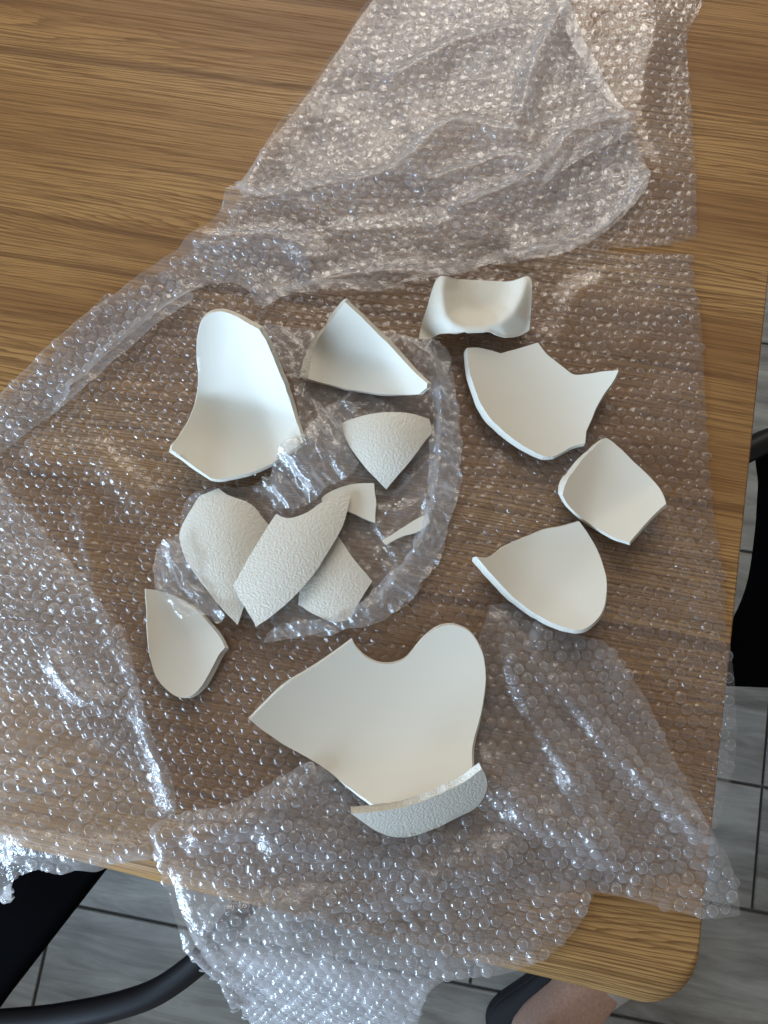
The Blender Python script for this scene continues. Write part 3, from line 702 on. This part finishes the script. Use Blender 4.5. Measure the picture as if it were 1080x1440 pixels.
upper = Sheet([(533, -25), (792, -25), (803, 15), (830, 75), (855, 120), (870, 150), (890, 172, 'c'), (898, 212), (914, 243, 'c'), (905, 270), (880, 297), (848, 326), (800, 350), (740, 364), (700, 367), (650, 381), (600, 387), (560, 396), (528, 408), (490, 402), (440, 405), (400, 412), (368, 432), (350, 410), (320, 398), (285, 402), (262, 424), (215, 455), (160, 503), (110, 548), (60, 592), (-25, 660, 'c'), (-25, 584), (5, 560), (45, 526), (105, 470), (150, 432), (190, 405), (255, 363), (304, 325), (330, 300), (344, 262), (369, 220), (424, 150), (474, 80), (533, -5)],
    0.0065, ridges=[([(330, 300), (300, 325), (200, 400), (100, 480), (0, 575)], 13, 14), ([(340, 290), (420, 150), (530, 0)], 12, 15), ([(330, 300), (450, 275), (560, 250), (640, 190), (720, 200)], 15, 15), ([(640, 190), (580, 230), (600, 260), (700, 230), (760, 240)], 9, 12), ([(790, 20), (750, 100), (730, 170)], 12, 12), ([(560, 110), (650, 60), (720, 45)], 8, 14), ([(880, 175), (800, 200), (760, 250), (650, 300)], 14, 14), ([(910, 250), (850, 325), (720, 366)], 8, 9), ([(260, 350), (330, 345), (400, 340), (440, 370)], 11, 14), ([(480, 330), (600, 320), (680, 320)], 5, 15), ([(270, 420), (200, 465), (110, 548)], 11, 12), ([(430, 405), (500, 390), (600, 385)], 6, 9)],
    rough=[('f', 1.6, 18, 9, 25, 11), ('r', 2.6, 26, 9, 28, 12), ('r', 1.2, 60, 25, 10, 14), ('f', 0.9, 60, 60, 0, 13)], seed=2, soft=False, wob=1.2)
up_t = bubble_wrap('bubble_wrap', 'rumpled upper layer of bubble wrap folded back with a curved lip', upper, 0.0096, 27, 0.0045, 1, 300, 0.003, squash=(0.35, 0.8), milky=True)

# the sheet's cut edges curl into narrow bubble-free lips
for k, (pl, hz) in enumerate([
    ([(788, -20), (803, 12), (830, 73), (856, 120), (890, 170, 'c'), (872, 158), (842, 124), (815, 82), (792, 34), (778, -20)], 0.011),
    ([(890, 172, 'c'), (850, 184), (808, 205), (775, 232), (760, 262), (792, 240), (825, 218), (868, 196)], 0.013),
    ([(916, 240, 'c'), (906, 270), (880, 299), (848, 329), (800, 353), (740, 367), (690, 371), (650, 384), (600, 391), (560, 398), (600, 380), (650, 370), (700, 356), (760, 348), (810, 334), (850, 304), (878, 272), (896, 240)], 0.010),
    ([(565, 398), (528, 411), (490, 405), (440, 408), (400, 415), (366, 436, 'c'), (384, 410), (430, 394), (480, 392), (530, 396)], 0.011),
    ([(272, 412), (262, 428), (215, 459), (160, 507), (110, 552), (62, 594, 'c'), (98, 548), (150, 494), (205, 446), (250, 416)], 0.012)]):
    lip = Sheet(pl, hz, rough=[('f', 1.6, 40, 40, 0, 90 + k), ('r', 1.5, 90, 40, 20 * k, 95 + k)], wob=1.2, seed=20 + k)
    part('curled_lip', lip.film('curled_lip', M_BAG, 0.0018), up_t)

def base_low(Q):
    d = np.hypot(Q[:, 0] - LOWC[0], Q[:, 1] - LOWC[1]); return 0.007 + 0.010 * np.exp(-(d / 0.10) ** 2)
LOWC = unproj([(300, 1180)], TZ)[0][:2]
lower = Sheet([(690, 850, 'c'), (720, 850), (760, 872), (815, 893), (850, 903), (880, 940), (910, 985), (940, 1050), (970, 1110), (1000, 1175), (1020, 1200), (1034, 1240), (1041, 1288, 'c'), (990, 1290), (940, 1278), (880, 1262), (835, 1256, 'c'), (822, 1288), (800, 1318), (770, 1345), (720, 1365), (660, 1378), (615, 1390), (590, 1425), (575, 1490, 'c'), (362, 1490, 'c'), (346, 1430), (318, 1385), (275, 1335), (252, 1285), (236, 1235), (220, 1195), (216, 1160), (260, 1142), (330, 1128), (380, 1102), (430, 1070, 'c'), (480, 1075), (560, 1040), (640, 960), (672, 900)],
    base_low, ridges=[([(230, 1170), (300, 1165), (380, 1140), (440, 1090)], 12, 12), ([(235, 1200), (255, 1290), (330, 1400)], 8, 10), ([(300, 1290), (420, 1270), (560, 1250), (700, 1200)], 10, 12), ([(700, 880), (730, 960), (800, 1080), (850, 1200)], 9, 10), ([(760, 890), (760, 940), (820, 1000), (900, 1090), (990, 1170)], 8, 8), ([(690, 1080), (740, 1140), (820, 1170)], 9, 12), ([(400, 1180), (520, 1210), (640, 1190)], 6, 14)],
    rough=[('f', 2.2, 16, 16, 0, 21), ('r', 3.0, 22, 11, -30, 22), ('r', 1.4, 50, 24, 40, 24), ('f', 1.0, 60, 60, 0, 23)], seed=3, phi_f=48, phi_r=30, margin_f=-0.004)
low_t = bubble_wrap('bubble_wrap', 'crumpled lower sheet of bubble wrap hanging over the front table edge', lower, 0.0094, 14, 0.0015, 1, 300, 0.003, squash=(0.3, 0.85), milky=True)

# the hanging end is doubled: a second ply folded under the front sheet
ply = Sheet([(222, 1200), (235, 1180), (300, 1172), (380, 1150), (470, 1175), (560, 1215), (640, 1230), (700, 1280), (760, 1330), (700, 1362), (640, 1375), (600, 1400), (580, 1490, 'c'), (368, 1490, 'c'), (350, 1430), (324, 1388), (280, 1338), (258, 1288), (242, 1238)],
    0.003, ridges=[([(260, 1230), (300, 1330), (380, 1420)], 6, 10)], rough=[('f', 2.2, 20, 20, 0, 51), ('f', 1.0, 60, 60, 0, 53)], seed=6, phi_f=56, phi_r=30, margin_f=-0.004)
bubble_wrap('bubble_wrap', None, ply, 0.0094, 41, 0.0015, -1, 0, 0.004, squash=(0.4, 0.9), t=low_t)

LC = unproj([(0, 1000)], TZ)[0][:2]
def base_left(Q):
    d = np.hypot(Q[:, 0] - LC[0], Q[:, 1] - LC[1]); return 0.006 + 0.036 * np.exp(-(d / 0.15) ** 2)
left = Sheet([(-25, 700), (30, 715), (90, 780), (130, 830), (165, 880), (186, 915), (200, 960), (220, 1040), (243, 1085), (252, 1128), (240, 1150), (222, 1172), (218, 1205), (190, 1210), (160, 1216), (135, 1226), (112, 1222), (85, 1230), (55, 1222), (25, 1232), (-25, 1228)],
    base_left, ridges=[([(80, 930), (110, 970), (150, 990)], 9, 7), ([(0, 1120), (60, 1090), (130, 1060)], 10, 9), ([(190, 930), (205, 985), (222, 1040), (236, 1075), (250, 1120)], 6, 12), ([(0, 1165), (90, 1185), (210, 1192)], 9, 9), ([(0, 1060), (50, 1040), (110, 1010)], 6, 7), ([(20, 1195), (70, 1200), (140, 1205)], 6, 6)],
    rough=[('f', 1.8, 14, 14, 0, 31), ('r', 2.0, 30, 14, 30, 33), ('f', 0.9, 50, 50, 0, 32)], seed=4, phi_f=65, margin_f=0.012)
bubble_wrap('bubble_wrap', 'raised flap of bubble wrap with large round bubbles at the lower left', left, 0.0099, 62, 0.0015, 1, 300, 0.003, squash=(0.6, 1.1), milky=True)

# ------------------------------------------------------------------ clear polythene bag
bag = empty('plastic_bag', tuple(unproj([(440, 680)], TZ + 0.006)[0]))
tag(bag, 'crinkled clear plastic bag lying under the textured shards', 'plastic bag')
BC = unproj([(430, 640)], TZ)[0][:2]
def bag_base(Q):
    d = np.hypot(Q[:, 0] - BC[0], Q[:, 1] - BC[1]); return 0.0062 + 0.004 * np.exp(-(d / 0.035) ** 2)
bfilm = Sheet([(366, 462), (420, 458), (470, 470), (540, 470), (590, 476), (612, 484), (630, 505), (640, 550), (646, 610), (644, 680), (626, 755), (585, 832), (545, 865), (490, 884), (430, 893), (378, 902, 'c'), (382, 876), (330, 868), (300, 872), (262, 868), (240, 850), (218, 815), (222, 772), (250, 750), (262, 705), (300, 688), (360, 680), (420, 620), (410, 540)],
    bag_base, soft=False, ridges=[([(440, 640), (500, 630), (560, 640), (606, 625)], 4, 4), ([(450, 660), (540, 720), (600, 700)], 4, 4), ([(440, 620), (490, 560), (560, 480)], 5, 4), ([(420, 610), (430, 540), (440, 480)], 4, 4), ([(400, 540), (470, 500), (540, 475)], 3, 4), ([(530, 740), (560, 790), (540, 850)], 4, 4), ([(380, 880), (450, 875), (520, 850)], 4, 4), ([(240, 760), (250, 810), (300, 865)], 5, 5), ([(500, 700), (560, 690), (600, 650)], 3, 3), ([(260, 700), (330, 685), (380, 690)], 4, 4)], rough=[('r', 2.4, 60, 15, 55, 41), ('r', 1.8, 80, 26, -20, 49), ('r', 1.1, 210, 90, 20, 42)], wob=3.0, seed=7)
part('film', bfilm.film('film', M_BAG, 0.0013), bag)
hem = Sheet([(560, 470), (600, 478), (630, 500), (641, 550), (648, 610), (645, 682), (627, 757), (586, 835), (545, 868), (490, 888), (430, 896), (376, 903, 'c'), (400, 876), (450, 868), (500, 852), (540, 818), (572, 780), (592, 730), (604, 670), (608, 610), (602, 550), (585, 505)],
    0.0125, ridges=[([(600, 490), (622, 560), (628, 640), (612, 730), (570, 810), (500, 868)], 5, 5), ([(575, 480), (612, 520), (618, 620), (600, 740), (540, 835)], 4, 3)], rough=[('r', 4.0, 55, 14, 75, 43), ('r', 2.8, 100, 40, 35, 44), ('r', 1.2, 240, 120, 60, 40)], wob=5.0, seed=8)
part('hem', hem.film('hem', M_BAG, 0.0014), bag)
def bunch_base(Q):
    d = np.hypot(Q[:, 0] - BC[0], Q[:, 1] - BC[1]); return 0.012 + 0.012 * np.exp(-(d / 0.03) ** 2)
bunch = Sheet([(375, 668), (388, 640), (425, 612), (445, 585), (482, 560), (500, 575), (492, 610), (505, 640), (495, 668), (470, 685), (440, 700), (400, 718), (372, 700)],
    bunch_base, rough=[('r', 6.0, 75, 14, 48, 45), ('r', 3.0, 130, 40, 30, 46)], wob=6.0, seed=9)
part('gathered_fold', bunch.film('gathered_fold', M_BAG2, 0.0014), bag)
tip = Sheet([(222, 772), (250, 752), (258, 775), (268, 800), (292, 835), (318, 862), (300, 874), (290, 860), (262, 868), (248, 868), (236, 846), (218, 818)],
    0.021, rough=[('r', 3.6, 70, 30, 30, 47), ('r', 2.0, 140, 60, 70, 48)], wob=4.0, seed=10)
part('corner_fold', tip.film('corner_fold', M_BAG, 0.0014), bag)

# ------------------------------------------------------------------ chairs
def slab(px, z, thick, mat, name, step=10):
    p, _ = densify(px, step); P = unproj(p, z); n = len(P); c = P.mean(0)
    V = []; Fc = []
    for (ins, dz) in ((0.012, 0.0), (0.004, -0.002), (0.0, -0.008), (0.0, -thick + 0.006), (0.006, -thick)):
        for q in P:
            d = c - q; d[2] = 0; d = d / np.linalg.norm(d); V.append(q + d * ins + np.array([0, 0, dz]))
    for j in range(4):
        for i in range(n):
            Fc.append((j * n + i, j * n + (i + 1) % n, (j + 1) * n + (i + 1) % n, (j + 1) * n + i))
    Fc.append(tuple(range(n))[::-1]); Fc.append(tuple(range(4 * n, 5 * n)))
    m = mesh(name, V, Fc, mat); bm = bmesh.new(); bm.from_mesh(m); bmesh.ops.recalc_face_normals(bm, faces=bm.faces[:]); bm.to_mesh(m); bm.free()
    return m, c
def chair(label, seat_px, seat_z, hoop_px, hoop_z, hoop_r, leg_px):
    m, c = slab(seat_px, seat_z, 0.035, M_SEAT, 'seat')
    t = empty('chair', (c[0], c[1], 0)); tag(t, label, 'chair', 'black chairs around the table')
    part('seat', m, t)
    hp, _ = densify(hoop_px, 10.0, closed=False); P = unproj(hp, hoop_z)
    P = np.concatenate([[P[0] + (P[0] - P[6]) * 0.3 - [0, 0, 0.16]], [P[0] + (P[0] - P[4]) * 0.25 - [0, 0, 0.05]], P])
    V, Fc = tube(P, hoop_r, 16); part('back_rail', mesh('back_rail', V, Fc, M_BLACK), t)
    for (x, y) in leg_px:
        a = unproj([(x, y)], seat_z - 0.03)[0]; b = a.copy(); b[:2] += (a[:2] - c[:2]) * 0.12; b[2] = 0.0
        V, Fc = tube([a, (a + b) / 2, b], [0.016, 0.014, 0.011], 12); part('leg', mesh('leg', V, Fc, M_BLACK), t)
chair('black chair tucked under the table at the lower left corner', [(196, 1156, 'c'), (147, 1219), (73, 1314), (0, 1408), (-50, 1470), (-120, 1490), (-330, 1440), (-330, 1120), (-200, 1020), (120, 1040)], 0.45,
      [(345, 1270), (318, 1310), (280, 1352), (225, 1392), (170, 1413), (100, 1428), (40, 1436), (-40, 1440), (-130, 1430), (-220, 1400)], 0.56, 0.0125,
      [(20, 1110), (-90, 1330), (-250, 1330), (-240, 1120)])
chair('black chair at the right table edge beside the grey floor', [(1090, 600), (1081, 680), (1077, 740), (1066, 815), (1047, 865), (1028, 892), (985, 905, 'c'), (985, 964, 'c'), (1040, 966), (1140, 968), (1360, 960), (1370, 680), (1230, 570)], 0.45,
      [(1000, 668), (1030, 645), (1062, 628), (1085, 618), (1130, 606), (1200, 620), (1260, 680)], 0.60, 0.0125,
      [(1010, 935), (1330, 930), (1330, 700), (1330, 820)])

# ------------------------------------------------------------------ a foot in a sandal under the table
def person():
    H = unproj([(738, 1446)], 0.05)[0]; T = unproj([(850, 1364)], 0.05)[0]
    ax = (T - H); ax[2] = 0; ax /= np.linalg.norm(ax); lt = np.array([-ax[1], ax[0], 0])
    def at(l, s, z): return tuple(H + ax * l + lt * s + np.array([0, 0, z - 0.05]))
    t = empty('person', tuple(H[:2]) + (0,))
    tag(t, 'bare foot in a black and white sandal under the table corner', 'person')
    verts = [at(0.0, 0, 0.46), at(0.005, 0, 0.28), at(0.01, 0, 0.14), at(0.02, 0, 0.085), at(-0.015, 0, 0.058),
             at(0.08, 0, 0.080), at(0.14, 0, 0.058), at(0.175, 0.0, 0.048)]
    rad = [0.056, 0.050, 0.038, 0.042, 0.036, 0.045, 0.042, 0.030]
    edges = [(0, 1), (1, 2), (2, 3), (3, 4), (3, 5), (5, 6), (6, 7)]
    toes = [(0.030, 0.225, 0.013), (0.012, 0.222, 0.010), (-0.005, 0.214, 0.0095), (-0.020, 0.204, 0.009), (-0.034, 0.192, 0.0085)]
    for (s, l, r) in toes:
        k = len(verts); verts += [at(0.17 if s > -0.03 else 0.155, s * 0.9, 0.045), at((0.17 + l) / 2, s, 0.046), at(l, s, 0.040)]
        rad += [r * 1.15, r, r * 0.9]; edges += [(6, k), (k, k + 1), (k + 1, k + 2)]
    m = bpy.data.meshes.new('foot'); m.from_pydata(verts, edges, []); m.materials.append(M_SKIN)
    o = part('foot', m, t)
    o.modifiers.new('skin', 'SKIN'); md = o.modifiers.new('sub', 'SUBSURF'); md.levels = 2; md.render_levels = 2
    o.modifiers['skin'].use_smooth_shade = True
    for v, r in zip(m.skin_vertices[0].data, rad): v.radius = (r, r)
    m.skin_vertices[0].data[0].use_root = True
    def sole(name, grow, z1, z2, mat):
        prof = [(-0.055, 0.0), (-0.048, 0.024), (-0.02, 0.037), (0.04, 0.037), (0.10, 0.040), (0.16, 0.050), (0.20, 0.048), (0.235, 0.030), (0.245, 0.0), (0.23, -0.030), (0.195, -0.048), (0.15, -0.047), (0.09, -0.037), (0.04, -0.036), (-0.02, -0.036), (-0.048, -0.024)]
        p, _ = densify([(l * (1 + grow * 4), s * (1 + grow * 14)) for l, s in prof], 0.01); n = len(p); V = []; Fc = []
        for (k, z) in ((1.0, z1), (1.02, (z1 + z2) / 2), (1.0, z2 - 0.003), (0.97, z2)):
            V += [at(l * k, s * k, z) for l, s in p]
        for j in range(3):
            for i in range(n): Fc.append((j * n + i, j * n + (i + 1) % n, (j + 1) * n + (i + 1) % n, (j + 1) * n + i))
        Fc.append(tuple(range(n))[::-1]); Fc.append(tuple(range(3 * n, 4 * n)))
        return mesh(name, V, Fc, mat)
    sandal = part('sandal', sole('sandal', 0.012, 0.0, 0.022, M_FOAM), t); obj('footbed', sole('footbed', 0.006, 0.0225, 0.030, M_FOAM), sandal)
    V = []; Fc = []
    for i in range(15):                    # broad strap arching over the toes' base
        q = math.pi * i / 14
        for (l, r) in ((0.092, 0.052), (0.165, 0.054), (0.165, 0.058), (0.092, 0.056)):
            V.append(at(l, r * math.cos(q), 0.028 + (r + 0.012) * math.sin(q)))
    for i in range(14):
        for k in range(4):
            Fc.append((i * 4 + k, i * 4 + (k + 1) % 4, (i + 1) * 4 + (k + 1) % 4, (i + 1) * 4 + k))
    obj('strap', mesh('strap', V, Fc, M_SOLE), sandal)
person()
